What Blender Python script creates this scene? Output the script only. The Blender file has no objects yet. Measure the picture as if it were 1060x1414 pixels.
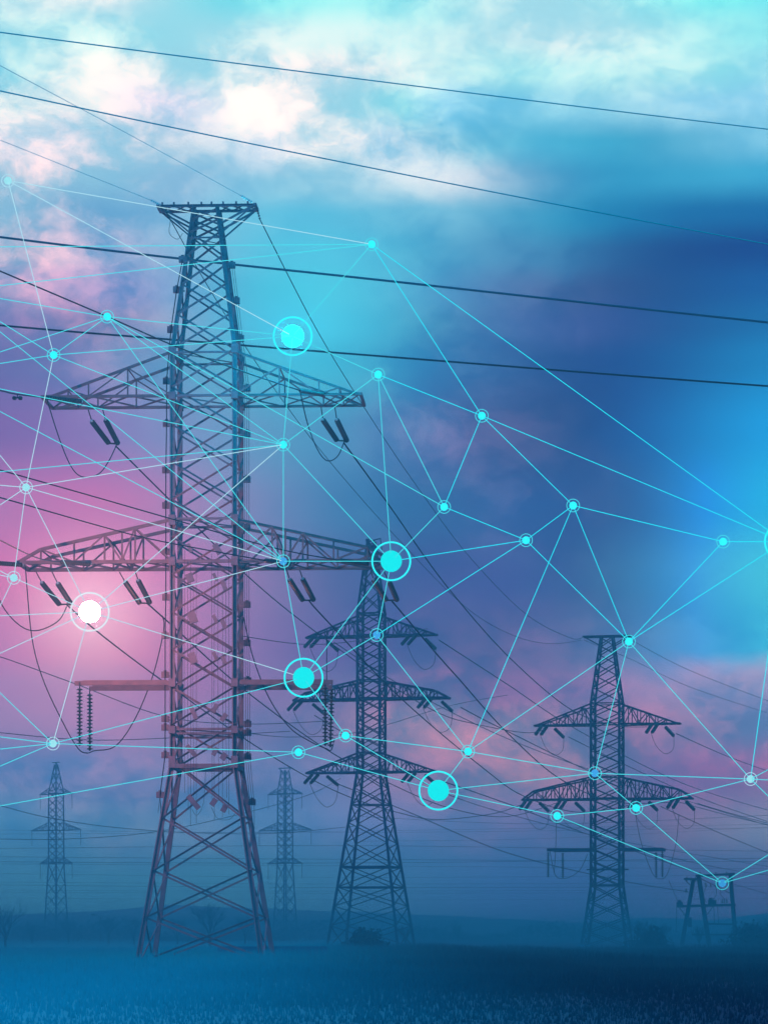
import bpy, math, random
from mathutils import Vector, Matrix
random.seed(7)
PI = math.pi
F, CU, HV, CH = 4000.0, 530.0, 1290.0, 2.0      # focal length and horizon of the lens, camera height (m)
scene = bpy.context.scene
COL = scene.collection

# ------------------------------------------------------------------ camera
cd = bpy.data.cameras.new('camera'); cam = bpy.data.objects.new('camera', cd); COL.objects.link(cam)
cam.location = (0, 0, CH); cam.rotation_euler = (math.radians(90), 0, 0)
cd.sensor_fit = 'HORIZONTAL'; cd.sensor_width = 36; cd.lens = F / 1060 * 36
cd.shift_y = (HV - 707) / 1060
cd.clip_end = 9000
scene.camera = cam
scene.view_settings.view_transform = 'Standard'
try: scene.view_settings.look = 'None'
except Exception: pass
scene.view_settings.exposure = 0; scene.view_settings.gamma = 1
try:
    scene.cycles.use_denoising = True
    scene.cycles.max_bounces = 4; scene.cycles.volume_bounces = 0
    scene.cycles.diffuse_bounces = 2
except Exception: pass

# ------------------------------------------------------------------ sky
def s2l(c):
    c = c / 255.0
    return c / 12.92 if c <= 0.04045 else ((c + 0.055) / 1.055) ** 2.4
COLS = [0, 150, 300, 450, 600, 750, 900, 1060]
#SKYTABLE
SKYLIN = {
 0: [(0.6600,1.4312,2.2743),(1.0816,2.0808,2.3674),(0.2843,1.1925,2.3886),(0.3389,0.9750,2.3550),(0.4400,1.7027,2.3674),(0.9523,2.2628,2.4100),(0.2785,1.4607,2.3674),(0.1645,0.7866,2.3674)],
 50: [(0.6654,1.3815,2.3463),(0.5832,1.2500,2.0196),(0.7501,1.7629,2.2924),(0.6853,1.7511,2.3674),(0.5801,1.9131,2.3674),(0.8593,2.2218,2.3886),(0.6181,1.5596,2.3674),(0.2895,0.8458,2.3674)],
 100: [(0.4886,0.8928,1.8145),(0.9823,1.2667,1.9281),(0.7388,1.6357,2.1234),(1.0888,2.2014,2.3463),(0.6352,1.7257,2.3463),(0.4876,0.7998,2.1525),(0.6556,1.1837,2.1920),(0.3928,0.8618,1.9857)],
 150: [(0.8459,1.2369,1.6504),(0.8956,0.9328,1.2850),(0.7344,0.7276,0.9883),(1.1330,1.7795,1.9611),(0.2767,0.6991,0.8995),(0.2446,0.7255,0.9304),(0.4580,0.8426,0.9393),(0.3680,0.7994,1.1092)],
 200: [(0.9783,0.9241,0.9940),(0.9821,0.9331,0.9772),(0.3125,0.6729,0.8409),(1.2160,1.1403,1.2046),(0.2665,0.6814,0.8365),(0.0744,0.5454,0.7876),(0.0332,0.3791,0.6039),(0.2788,0.7237,0.9515)],
 250: [(0.8569,0.8165,0.9003),(1.0109,0.9122,0.9627),(0.0820,0.4863,0.7665),(0.3986,0.7795,0.8989),(0.6265,0.8185,0.9461),(0.0281,0.3416,0.6027),(0.0365,0.3693,0.6186),(0.0575,0.4648,0.7417)],
 300: [(0.8777,0.8113,0.8985),(0.4851,0.5440,0.7725),(0.1350,0.5675,0.8065),(0.1173,0.6566,0.8634),(0.1695,0.4884,0.7216),(0.0153,0.3389,0.5884),(0.0067,0.1610,0.4061),(0.0082,0.1459,0.4001)],
 350: [(0.8352,0.6765,0.7918),(0.5011,0.4799,0.7484),(0.0787,0.4733,0.7210),(0.1110,0.7893,0.9692),(0.0945,0.3885,0.6442),(0.0370,0.2083,0.4518),(0.0067,0.0409,0.2171),(0.0039,0.0453,0.2620)],
 400: [(0.7063,0.5009,0.7136),(0.3930,0.3224,0.6734),(0.0363,0.4044,0.6645),(0.1021,0.8791,0.9985),(0.0863,0.3040,0.6172),(0.0586,0.1063,0.3115),(0.0067,0.0409,0.2025),(0.0052,0.1115,0.3957)],
 450: [(0.2520,0.2292,0.5381),(0.5551,0.2911,0.5054),(0.0409,0.4592,0.7246),(0.0909,0.8649,1.0399),(0.0566,0.2453,0.4961),(0.0676,0.1029,0.3596),(0.0067,0.0409,0.2314),(0.0067,0.1797,0.4685)],
 500: [(0.1379,0.1273,0.4053),(0.3072,0.2669,0.5591),(0.0871,0.5008,0.6902),(0.0516,0.6661,0.8314),(0.0723,0.2361,0.5407),(0.0093,0.0458,0.2293),(0.0052,0.0458,0.2603),(0.0067,0.2813,0.6391)],
 600: [(0.2498,0.1114,0.4072),(0.3308,0.1839,0.5310),(0.2113,0.4069,0.6542),(0.0245,0.3413,0.5666),(0.1850,0.1716,0.4742),(0.0128,0.0409,0.1643),(0.0052,0.0701,0.3607),(0.0079,0.4808,1.0081)],
 700: [(0.5892,0.1923,0.5015),(0.8682,0.1345,0.4573),(0.3533,0.3116,0.5740),(0.0281,0.2424,0.4973),(0.0458,0.1556,0.3706),(0.0896,0.1137,0.4044),(0.0105,0.0686,0.1841),(0.0148,0.6750,1.8889)],
 800: [(0.9020,0.1712,0.4803),(1.2168,0.1220,0.4903),(0.5579,0.2633,0.5590),(0.0363,0.1129,0.3363),(0.0632,0.0692,0.3192),(0.0287,0.0549,0.3081),(0.0463,0.1762,0.3121),(0.0886,0.9355,2.1013)],
 900: [(0.7876,0.2280,0.5577),(1.2747,0.1367,0.4483),(0.5117,0.2416,0.5387),(0.1087,0.0669,0.3697),(0.1160,0.1003,0.3133),(0.1659,0.0974,0.3231),(0.0993,0.2672,0.5091),(0.0376,0.7282,1.6760)],
 950: [(0.6889,0.2697,0.5952),(0.8871,0.2503,0.5370),(0.6106,0.1968,0.5295),(0.1476,0.1625,0.4165),(0.3391,0.1419,0.3755),(0.2472,0.1198,0.3668),(0.4547,0.2634,0.5522),(0.4896,0.5035,0.7969)],
 1000: [(0.6656,0.3093,0.6218),(0.9627,0.3111,0.6373),(0.4869,0.2821,0.5697),(0.0861,0.1265,0.3982),(1.1228,0.4488,0.5570),(0.5956,0.2824,0.4648),(0.3775,0.1612,0.3733),(0.8268,0.4547,0.7271)],
 1080: [(0.4255,0.3850,0.7640),(0.5685,0.4348,0.8419),(0.3466,0.3049,0.6377),(0.3325,0.3508,0.7237),(0.6803,0.2669,0.5150),(0.9423,0.4261,0.4901),(0.1037,0.0600,0.4158),(1.1922,0.2449,0.5212)],
 1150: [(0.1354,0.5996,1.2009),(0.5716,0.7429,1.3622),(0.3190,0.6710,1.3146),(0.3344,0.4591,1.2183),(0.4402,0.4088,0.7933),(0.5822,0.2433,0.6689),(0.0231,0.0489,0.1409),(3.4077,0.8862,0.9872)],
 1220: [(0.2355,0.9596,1.9537),(0.2743,1.0631,2.1424),(0.2743,1.0791,2.1604),(0.2743,0.7981,1.7964),(0.2990,0.5058,1.3715),(0.2509,0.0606,0.7256),(0.1993,0.0390,0.3608),(0.8672,0.0458,0.4138)],
 1290: [(0.2355,0.9596,1.9537),(0.2743,1.0631,2.1424),(0.2743,1.0791,2.1604),(0.2743,0.7981,1.7964),(0.2990,0.5058,1.3715),(0.2509,0.0606,0.7256),(0.1993,0.0390,0.3608),(0.8672,0.0458,0.4138)],
}
#ENDSKYTABLE
CLOUD = {
 0:[.6,.5,.6,.4,.5,.6,.5,.2], 50:[.6,.7,.6,.4,.5,.6,.5,.2], 100:[.8,.7,.8,.7,.6,.5,.6,.5], 150:[.8,.7,.8,.8,.7,.4,.5,.4], 200:[.8,.8,.6,.8,.9,.2,.2,.3], 250:[.9,.9,.4,.4,1,.3,.15,.2], 300:[.9,.9,.3,.1,.7,.3,.15,.05], 350:[1,1,.3,.05,.5,.6,.15,.05],
 400:[1,1,.2,0,.4,.7,.1,0], 450:[.6,1,.1,0,.5,.5,.1,0], 500:[.2,.8,.1,.1,.8,.4,.1,0], 600:[0,.1,0,.1,1,.7,.1,0], 700:[0,0,0,.1,.6,1,.2,.05],
 800:[0,0,0,.1,.3,.4,.2,.1], 900:[0,0,0,.1,.7,.8,.4,.4], 950:[0,0,0,.2,.9,.9,.8,.9], 1000:[.1,.2,.2,.7,1,.9,1,1], 1080:[1,1,.8,.6,1,1,.4,.5],
 1150:[.8,.9,.7,.4,.6,.6,.2,.2], 1220:[.1]*8, 1290:[0]*8}
SUN_AZ, SUN_EL = math.atan2(124 - CU, F), math.atan2(HV - 845, F)

W = bpy.data.worlds.new('World'); scene.world = W; W.use_nodes = True
nt = W.node_tree; nt.nodes.clear(); N = nt.nodes; LK = nt.links
def sock(s, v):
    if hasattr(v, 'is_output'): LK.new(v, s)
    else: s.default_value = v
def mth(op, a, b=0.0, c=0.0, clamp=False):
    n = N.new('ShaderNodeMath'); n.operation = op; n.use_clamp = clamp
    sock(n.inputs[0], a); sock(n.inputs[1], b); sock(n.inputs[2], c); return n.outputs[0]
def mixc(f, a, b, mode='MIX'):
    n = N.new('ShaderNodeMix'); n.data_type = 'RGBA'; n.blend_type = mode; n.clamp_factor = True
    sock(n.inputs[0], f); sock(n.inputs[6], a); sock(n.inputs[7], b); return n.outputs[2]
def vmath(op, a, b):
    n = N.new('ShaderNodeVectorMath'); n.operation = op; sock(n.inputs[0], a); sock(n.inputs[1], b); return n.outputs[0]
def mrange(v, a, b, smooth=False):
    n = N.new('ShaderNodeMapRange'); n.clamp = True
    n.interpolation_type = 'SMOOTHSTEP' if smooth else 'LINEAR'
    sock(n.inputs[0], v); n.inputs[1].default_value = a; n.inputs[2].default_value = b; return n.outputs[0]
tc = N.new('ShaderNodeTexCoord'); dirv = tc.outputs['Generated']
sp = N.new('ShaderNodeSeparateXYZ'); LK.new(dirv, sp.inputs[0])
X, Y, Z = sp.outputs
az = mth('ARCTAN2', X, Y)
el = mth('ARCTAN2', Z, mth('SQRT', mth('ADD', mth('MULTIPLY', X, X), mth('MULTIPLY', Y, Y))))
def noise(scale, detail, rough, vec, off=(0, 0, 0)):
    n = N.new('ShaderNodeTexNoise'); n.inputs['Scale'].default_value = scale
    n.inputs['Detail'].default_value = detail; n.inputs['Roughness'].default_value = rough
    LK.new(vmath('ADD', vec, off), n.inputs['Vector']); return n
stretch = vmath('MULTIPLY', dirv, (0.7, 0.7, 1.0))
warp = noise(32, 4, 0.6, stretch)
wsp = N.new('ShaderNodeSeparateColor'); LK.new(warp.outputs['Color'], wsp.inputs[0])
def build_grid(azs, els, table, grey=False):
    azr = mrange(azs, math.atan2(-CU, F), math.atan2(CU, F))
    out = None; prev = None
    for v in sorted(table):
        r = N.new('ShaderNodeValToRGB'); r.color_ramp.interpolation = 'B_SPLINE' if not grey else 'EASE'
        e = r.color_ramp.elements
        while len(e) < len(COLS): e.new(0.5)
        for i, u in enumerate(COLS):
            e[i].position = (math.atan2(u - CU, F) / math.atan2(CU, F) + 1) / 2
        for i, u in enumerate(COLS):
            c = table[v][i]; e[i].color = (c, c, c, 1) if grey else (max(0, c[0]), max(0, c[1]), max(0, c[2]), 1)
        LK.new(azr, r.inputs[0])
        E = math.atan2(HV - v, F)
        out = r.outputs[0] if out is None else mixc(mrange(els, prev, E, True), out, r.outputs[0])
        prev = E
    return out
waz = mth('MULTIPLY_ADD', mth('SUBTRACT', wsp.outputs[0], 0.5), 0.022, az)
wel = mth('MULTIPLY_ADD', mth('SUBTRACT', wsp.outputs[1], 0.5), 0.018, el)
amt = build_grid(waz, wel, CLOUD, True)
# base colours only drift a little with the warp where there are clouds
baz = mth('MULTIPLY_ADD', mth('MULTIPLY', mth('SUBTRACT', wsp.outputs[0], 0.5), amt), 0.032, az)
bel = mth('MULTIPLY_ADD', mth('MULTIPLY', mth('SUBTRACT', wsp.outputs[1], 0.5), amt), 0.022, el)
base = build_grid(baz, bel, SKYLIN)
cl = noise(38, 10, 0.60, vmath('ADD', stretch, vmath('MULTIPLY', warp.outputs['Color'], (.02, .02, .02))), (3.1, .4, 1.7))
cn = mth('SUBTRACT', mrange(cl.outputs['Fac'], 0.37, 0.65, True), 0.45)
ca = mth('MULTIPLY', cn, amt)
gain = N.new('ShaderNodeCombineColor')
for i, k in enumerate((1.6, 0.62, 0.28)):
    LK.new(mth('MAXIMUM', mth('MULTIPLY_ADD', ca, k, 1.0), 0.15), gain.inputs[i])
sky = mixc(1.0, base, gain.outputs[0], 'MULTIPLY')
# white node's halo painted into the sky: a round glow about the sun's direction
sd = Vector((math.sin(SUN_AZ) * math.cos(SUN_EL), math.cos(SUN_AZ) * math.cos(SUN_EL), math.sin(SUN_EL)))
dn = N.new('ShaderNodeVectorMath'); dn.operation = 'DISTANCE'; LK.new(dirv, dn.inputs[0]); dn.inputs[1].default_value = sd
def gauss(d, s): return mth('POWER', 2.718, mth('MULTIPLY', mth('POWER', mth('DIVIDE', d, s), 2.0), -1.0))
glow = mixc(gauss(dn.outputs["Value"], 0.021), (0, 0, 0, 1), (0.55, 0.50, 0.36, 1))
sky = mixc(1.0, sky, glow, 'ADD')
# the rest of the dome, above and behind: bright cyan, set as fill light
AMB = (0.02, 0.36, 0.72, 1)
off = N.new('ShaderNodeVectorMath'); off.operation = 'DISTANCE'; LK.new(dirv, off.inputs[0])
off.inputs[1].default_value = Vector((0, 1, .165)).normalized()
sky = mixc(mrange(off.outputs['Value'], 0.22, 0.5, True), sky, AMB)
ns = N.new('ShaderNodeTexSky'); ns.sky_type = 'NISHITA'; ns.sun_disc = False
ns.sun_elevation = SUN_EL; ns.sun_rotation = SUN_AZ
bg0 = N.new('ShaderNodeBackground'); LK.new(sky, bg0.inputs[0]); bg0.inputs[1].default_value = 1
bg1 = N.new('ShaderNodeBackground'); LK.new(ns.outputs[0], bg1.inputs[0]); bg1.inputs[1].default_value = 0.05
mx = N.new('ShaderNodeMixShader'); mx.inputs[0].default_value = 0.01
LK.new(bg0.outputs[0], mx.inputs[1]); LK.new(bg1.outputs[0], mx.inputs[2])
wo = N.new('ShaderNodeOutputWorld'); LK.new(mx.outputs[0], wo.inputs[0])

sl = bpy.data.lights.new('sun', 'SUN'); sl.energy = 0.06; sl.angle = math.radians(4.0); sl.color = (1.0, 0.45, 0.6)
so = bpy.data.objects.new('sun', sl); COL.objects.link(so)
so.rotation_euler = (-sd).to_track_quat('-Z', 'Y').to_euler()

# ------------------------------------------------------------------ helpers
def P(u, v, d): return Vector(((u - CU) / F * d, d, CH + (HV - v) / F * d))
class MB:
    def __init__(s): s.v = []; s.f = []
    def ring(s, pts): i = len(s.v); s.v += [tuple(p) for p in pts]; return list(range(i, i + len(pts)))
    def loft(s, rings, cap=True):
        for a, b in zip(rings, rings[1:]):
            n = len(a)
            for i in range(n): s.f.append((a[i], a[(i + 1) % n], b[(i + 1) % n], b[i]))
        if cap: s.f.append(tuple(reversed(rings[0]))); s.f.append(tuple(rings[-1]))
    def frame(s, p, q, up):
        t = (q - p).normalized(); up = Vector(up)
        a = t.cross(up)
        if a.length < 1e-4: a = t.cross(Vector((1, 0, 0.01)))
        a.normalize(); b = a.cross(t); b.normalize(); return a, b
    def prof(s, p, q, pr, up=(0, 0, 1)):
        p = Vector(p); q = Vector(q); a, b = s.frame(p, q, up)
        s.loft([s.ring([o + a * x + b * y for x, y in pr]) for o in (p, q)])
    def bar(s, p, q, w, h=None, up=(0, 0, 1)):
        h = h or w; w /= 2; h /= 2
        s.prof(p, q, [(-w, -h), (w, -h), (w, h), (-w, h)], up)
    def ang(s, p, q, w, up=(0, 0, 1)):                       # rolled L section
        t = w * 0.22; o = w / 2
        s.prof(p, q, [(x - o, y - o) for x, y in [(0, 0), (w, 0), (w, t), (t, t), (t, w), (0, w)]], up)
    def box(s, c, sx, sy, sz, m=None):
        c = Vector(c); r = []
        for z in (-1, 1):
            pts = [Vector((x * sx / 2, y * sy / 2, z * sz / 2)) for x, y in ((-1, -1), (1, -1), (1, 1), (-1, 1))]
            r.append(s.ring([c + ((m @ p) if m else p) for p in pts]))
        s.loft(r)
    def tube(s, pts, r, n=6, r1=None):
        pts = [Vector(p) for p in pts]; R = []
        for i, p in enumerate(pts):
            t = pts[min(i + 1, len(pts) - 1)] - pts[max(i - 1, 0)]
            a, b = s.frame(Vector((0, 0, 0)), t, (0, 0, 1) if abs(t.normalized().z) < .95 else (1, 0, 0))
            rr = r if r1 is None else r + (r1 - r) * i / (len(pts) - 1)
            R.append(s.ring([p + (a * math.cos(2 * PI * k / n) + b * math.sin(2 * PI * k / n)) * rr for k in range(n)]))
        s.loft(R)
    def lathe(s, p, q, prof, n=10):                          # prof: (t 0..1, radius)
        p = Vector(p); q = Vector(q); a, b = s.frame(p, q, (0, 0, 1) if abs((q - p).normalized().z) < .9 else (1, 0, 0))
        s.loft([s.ring([p.lerp(q, t) + (a * math.cos(2 * PI * k / n) + b * math.sin(2 * PI * k / n)) * r for k in range(n)]) for t, r in prof])
    def sphere(s, c, r, n=12):
        c = Vector(c); s.lathe(c - Vector((0, 0, r)), c + Vector((0, 0, r)),
            [((1 - math.cos(PI * i / n)) / 2, max(r * math.sin(PI * i / n), r * .01)) for i in range(n + 1)], 2 * n)
    def torus(s, c, R, r, n=40, m=6):
        rings = []
        for i in range(n):
            a = 2 * PI * i / n; d = Vector((math.cos(a), 0, math.sin(a)))
            rings.append(s.ring([Vector(c) + d * (R + r * math.cos(2 * PI * k / m)) + Vector((0, 1, 0)) * r * math.sin(2 * PI * k / m) for k in range(m)]))
        s.loft(rings + [rings[0]], cap=False)
    def build(s, name, mat, parent=None, world=False, smooth=False):
        me = bpy.data.meshes.new(name); vs = s.v
        if world and parent is not None:
            inv = parent.matrix_basis.inverted(); vs = [tuple(inv @ Vector(v)) for v in vs]
        me.from_pydata(vs, [], s.f); me.materials.append(mat); me.validate(); me.update()
        if smooth:
            for p in me.polygons: p.use_smooth = True
        o = bpy.data.objects.new(name, me); COL.objects.link(o)
        if parent is not None: o.parent = parent
        return o
def tag(o, label=None, cat=None, group=None, kind=None):
    for k, v in (('label', label), ('category', cat), ('group', group), ('kind', kind)):
        if v: o[k] = v
    return o
def empty(name, loc, rz=0):
    o = bpy.data.objects.new(name, None); COL.objects.link(o)
    o.location = loc; o.rotation_euler = (0, 0, rz)
    o.matrix_basis = Matrix.Translation(loc) @ Matrix.Rotation(rz, 4, 'Z'); return o
def origin(o):                                               # put a single mesh's origin at its own base centre
    me = o.data; vs = [v.co for v in me.vertices]
    c = Vector(((min(v.x for v in vs) + max(v.x for v in vs)) / 2, (min(v.y for v in vs) + max(v.y for v in vs)) / 2, min(v.z for v in vs)))
    me.transform(Matrix.Translation(-c)); o.location = c; return o
def smoothpts(pts, k=8):                                     # Catmull-Rom through the given points
    pts = [Vector(p) for p in pts]
    if len(pts) < 3:
        return [pts[0].lerp(pts[1], i / k) for i in range(k + 1)]
    out = []
    for i in range(len(pts) - 1):
        p0 = pts[max(i - 1, 0)]; p1 = pts[i]; p2 = pts[i + 1]; p3 = pts[min(i + 2, len(pts) - 1)]
        for j in range(k):
            t = j / k
            out.append(0.5 * ((2 * p1) + (p2 - p0) * t + (2 * p0 - 5 * p1 + 4 * p2 - p3) * t * t + (3 * p1 - p0 - 3 * p2 + p3) * t ** 3))
    out.append(pts[-1]); return out

# ------------------------------------------------------------------ materials
def mat(name, c1, c2=None, scale=3.0, rough=0.7, metal=0.0, bump=0.0, detail=6):
    m = bpy.data.materials.new(name); m.use_nodes = True; t = m.node_tree; b = t.nodes['Principled BSDF']
    b.inputs['Roughness'].default_value = rough; b.inputs['Metallic'].default_value = metal
    c2 = c2 or tuple(x * .7 for x in c1)
    co = t.nodes.new('ShaderNodeTexCoord')
    n = t.nodes.new('ShaderNodeTexNoise'); n.inputs['Scale'].default_value = scale; n.inputs['Detail'].default_value = detail
    t.links.new(co.outputs['Object'], n.inputs['Vector'])
    r = t.nodes.new('ShaderNodeValToRGB'); r.color_ramp.elements[0].position = .35; r.color_ramp.elements[1].position = .65
    r.color_ramp.elements[0].color = (*c1, 1); r.color_ramp.elements[1].color = (*c2, 1)
    t.links.new(n.outputs['Fac'], r.inputs[0]); t.links.new(r.outputs[0], b.inputs['Base Color'])
    if bump:
        bp = t.nodes.new('ShaderNodeBump'); bp.inputs['Strength'].default_value = bump
        t.links.new(n.outputs['Fac'], bp.inputs['Height']); t.links.new(bp.outputs[0], b.inputs['Normal'])
    return m
def emis(name, c, st=1.0):
    m = bpy.data.materials.new(name); m.use_nodes = True; t = m.node_tree; t.nodes.clear()
    e = t.nodes.new('ShaderNodeEmission'); e.inputs[0].default_value = (*c, 1); e.inputs[1].default_value = st
    o = t.nodes.new('ShaderNodeOutputMaterial'); t.links.new(e.outputs[0], o.inputs[0])
    m.cycles.emission_sampling = 'NONE'; return m
M_big = mat('glow_tinted_steel', (0.25, 0.17, 0.25), (0.18, 0.14, 0.20), 2.0)  # overlaid tint of the glow put into the steel colour
M_bigarm = mat('glow_tinted_steel_arm', (0.25, 0.15, 0.20), (0.18, 0.12, 0.16), 2.0)  # arms carry the same glow tint in their base colour
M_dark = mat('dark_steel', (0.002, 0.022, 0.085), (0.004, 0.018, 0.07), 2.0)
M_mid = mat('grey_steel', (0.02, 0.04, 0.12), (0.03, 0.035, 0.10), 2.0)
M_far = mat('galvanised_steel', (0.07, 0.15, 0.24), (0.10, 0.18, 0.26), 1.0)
M_wire = mat('aluminium_cable', (0.006, 0.03, 0.07), (0.01, 0.03, 0.06), 1.0)
M_blue_wire = mat('cyan_tinted_cable', (0.02, 0.95, 0.90), (0.02, 0.85, 0.82), 1.0)  # cyan light over these wires put into the cable colour
M_earth = mat('pale_earth_wire', (0.5, 0.8, 0.85), (0.45, 0.75, 0.8), 1.0)
M_teal_wire = mat('teal_tinted_cable', (0.005, 0.10, 0.18), (0.005, 0.12, 0.2), 1.0)  # teal tint of the surrounding light painted onto the cable
M_ins = mat('brown_porcelain', (0.03, 0.045, 0.07), (0.05, 0.06, 0.08), 2.0, rough=.35)
M_glass = mat('pale_glass', (0.55, 0.75, 0.8), (0.4, 0.65, 0.75), 4.0, rough=.15)
M_wood = mat('creosoted_wood', (0.012, 0.008, 0.03), (0.02, 0.012, 0.035), 6.0, rough=.9)
M_bark = mat('dark_bark', (0.012, 0.07, 0.12), (0.02, 0.09, 0.14), 5.0, rough=.95)
M_twig = mat('haze_lit_twigs', (0.006, 0.10, 0.18), (0.010, 0.13, 0.21), 5.0, rough=.95)  # left-hand copy: blue haze light mixed into the twig colour
M_twigd = mat('shaded_twigs', (0.004, 0.03, 0.07), (0.006, 0.04, 0.09), 5.0, rough=.95)  # right-hand copy of the twigs with dimmer light painted in
M_bush = mat('bush_twigs', (0.004, 0.055, 0.11), (0.006, 0.07, 0.13), 5.0, rough=.95)
M_conc = mat('weathered_concrete', (0.015, 0.25, 0.42), (0.015, 0.28, 0.45), 2.0, rough=.9)
M_hill = mat('far_slope', (0.004, 0.07, 0.15), (0.006, 0.09, 0.18), 0.02)

# ------------------------------------------------------------------ ground and hills
def make_ground():
    b = MB()
    xs = [-1400, -500, -150, -60, -25, 0, 25, 60, 150, 500, 1400]
    ys = [-40, 5, 20, 40, 60, 90, 130, 180, 250, 350, 500, 700, 1000, 1500, 2500]
    idx = [[len(b.v) + 0 for _ in ()] for _ in ()]
    for y in ys:
        for x in xs: b.v.append((x, y, 0))
    n = len(xs)
    for j in range(len(ys) - 1):
        for i in range(n - 1): b.f.append((j * n + i, j * n + i + 1, (j + 1) * n + i + 1, (j + 1) * n + i))
    m = bpy.data.materials.new('haze_graded_field'); m.use_nodes = True; t = m.node_tree; bs = t.nodes['Principled BSDF']
    bs.inputs['Roughness'].default_value = .95; bs.inputs['Specular IOR Level'].default_value = 0.1
    co = t.nodes.new('ShaderNodeTexCoord'); s = t.nodes.new('ShaderNodeSeparateXYZ'); t.links.new(co.outputs['Object'], s.inputs[0])
    n1 = t.nodes.new('ShaderNodeTexNoise'); n1.inputs['Scale'].default_value = .03; n1.inputs['Detail'].default_value = 4
    t.links.new(co.outputs['Object'], n1.inputs['Vector'])
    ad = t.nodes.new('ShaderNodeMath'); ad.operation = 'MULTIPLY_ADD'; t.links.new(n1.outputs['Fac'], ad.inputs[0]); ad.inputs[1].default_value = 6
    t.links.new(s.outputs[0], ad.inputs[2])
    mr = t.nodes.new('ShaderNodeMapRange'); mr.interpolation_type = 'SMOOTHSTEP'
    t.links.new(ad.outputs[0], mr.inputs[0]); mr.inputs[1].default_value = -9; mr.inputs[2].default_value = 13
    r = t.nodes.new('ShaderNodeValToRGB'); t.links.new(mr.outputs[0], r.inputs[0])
    r.color_ramp.elements[0].color = (0.001, 0.62, 0.72, 1); r.color_ramp.elements[1].color = (0.0, 0.024, 0.085, 1)  # haze gradient painted across the field: bright teal left, navy right
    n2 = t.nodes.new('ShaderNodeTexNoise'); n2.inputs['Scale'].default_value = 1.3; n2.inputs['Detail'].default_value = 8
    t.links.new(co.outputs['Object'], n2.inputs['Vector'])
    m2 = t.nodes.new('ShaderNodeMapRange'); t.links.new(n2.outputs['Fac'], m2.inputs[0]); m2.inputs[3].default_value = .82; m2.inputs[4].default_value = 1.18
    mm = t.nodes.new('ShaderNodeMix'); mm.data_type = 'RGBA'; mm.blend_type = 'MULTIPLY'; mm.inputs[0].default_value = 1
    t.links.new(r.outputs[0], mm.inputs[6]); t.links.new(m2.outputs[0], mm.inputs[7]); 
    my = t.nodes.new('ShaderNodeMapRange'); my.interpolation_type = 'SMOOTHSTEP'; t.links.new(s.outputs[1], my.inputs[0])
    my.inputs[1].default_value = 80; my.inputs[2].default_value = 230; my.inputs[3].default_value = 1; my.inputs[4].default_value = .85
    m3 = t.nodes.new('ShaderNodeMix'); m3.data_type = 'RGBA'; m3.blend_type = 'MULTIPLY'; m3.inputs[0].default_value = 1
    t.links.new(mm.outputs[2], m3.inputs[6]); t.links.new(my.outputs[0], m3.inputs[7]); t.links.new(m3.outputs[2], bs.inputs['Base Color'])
    bp = t.nodes.new('ShaderNodeBump'); bp.inputs['Strength'].default_value = .25; t.links.new(n2.outputs['Fac'], bp.inputs['Height']); t.links.new(bp.outputs[0], bs.inputs['Normal'])
    global M_ground; M_ground = m
    return tag(b.build('ground', m), kind='structure', label='flat field with blue haze painted into its colour, teal to navy', cat='ground')
make_ground()
def ridge(name, d, prof, depth, seed, jag):
    rnd = random.Random(seed); b = MB(); rows = []
    us = [prof[0][0] + (prof[-1][0] - prof[0][0]) * i / 160 for i in range(161)]
    def h(u):
        for (a, ya), (c, yc) in zip(prof, prof[1:]):
            if a <= u <= c:
                t = (u - a) / (c - a); t = t * t * (3 - 2 * t); return ya + (yc - ya) * t
    jit = [rnd.uniform(-jag, jag) for _ in us]
    for k, (dy, s) in enumerate(((0, 0), (depth * .25, .55), (depth * .55, 1), (depth, .2), (depth * 1.2, 0))):
        rows.append([Vector(((u - CU) / F * (d + dy), d + dy, -0.3 + s * (CH + (HV - h(u)) / F * d + jit[i]))) for i, u in enumerate(us)])
    for r in rows: b.v += [tuple(p) for p in r]
    n = len(us)
    for j in range(len(rows) - 1):
        for i in range(n - 1): b.f.append((j * n + i, j * n + i + 1, (j + 1) * n + i + 1, (j + 1) * n + i))
    return b.build(name, M_hill, smooth=True)
h1 = ridge('hill', 1900, [(-600, 1275), (-100, 1268), (120, 1256), (240, 1246), (330, 1250), (480, 1256), (620, 1262), (760, 1276), (1000, 1282), (1700, 1284)], 300, 3, .12)
tag(h1, 'long low hill rising faintly behind the left pylons', 'hill', kind='structure')
h2 = ridge('hill', 1300, [(-600, 1282), (100, 1280), (520, 1284), (600, 1268), (690, 1266), (800, 1272), (900, 1264), (980, 1268), (1060, 1258), (1300, 1250), (1700, 1262)], 250, 4, .15)
tag(h2, 'nearer low hill line rising at the right edge', 'hill', kind='structure')

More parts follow.
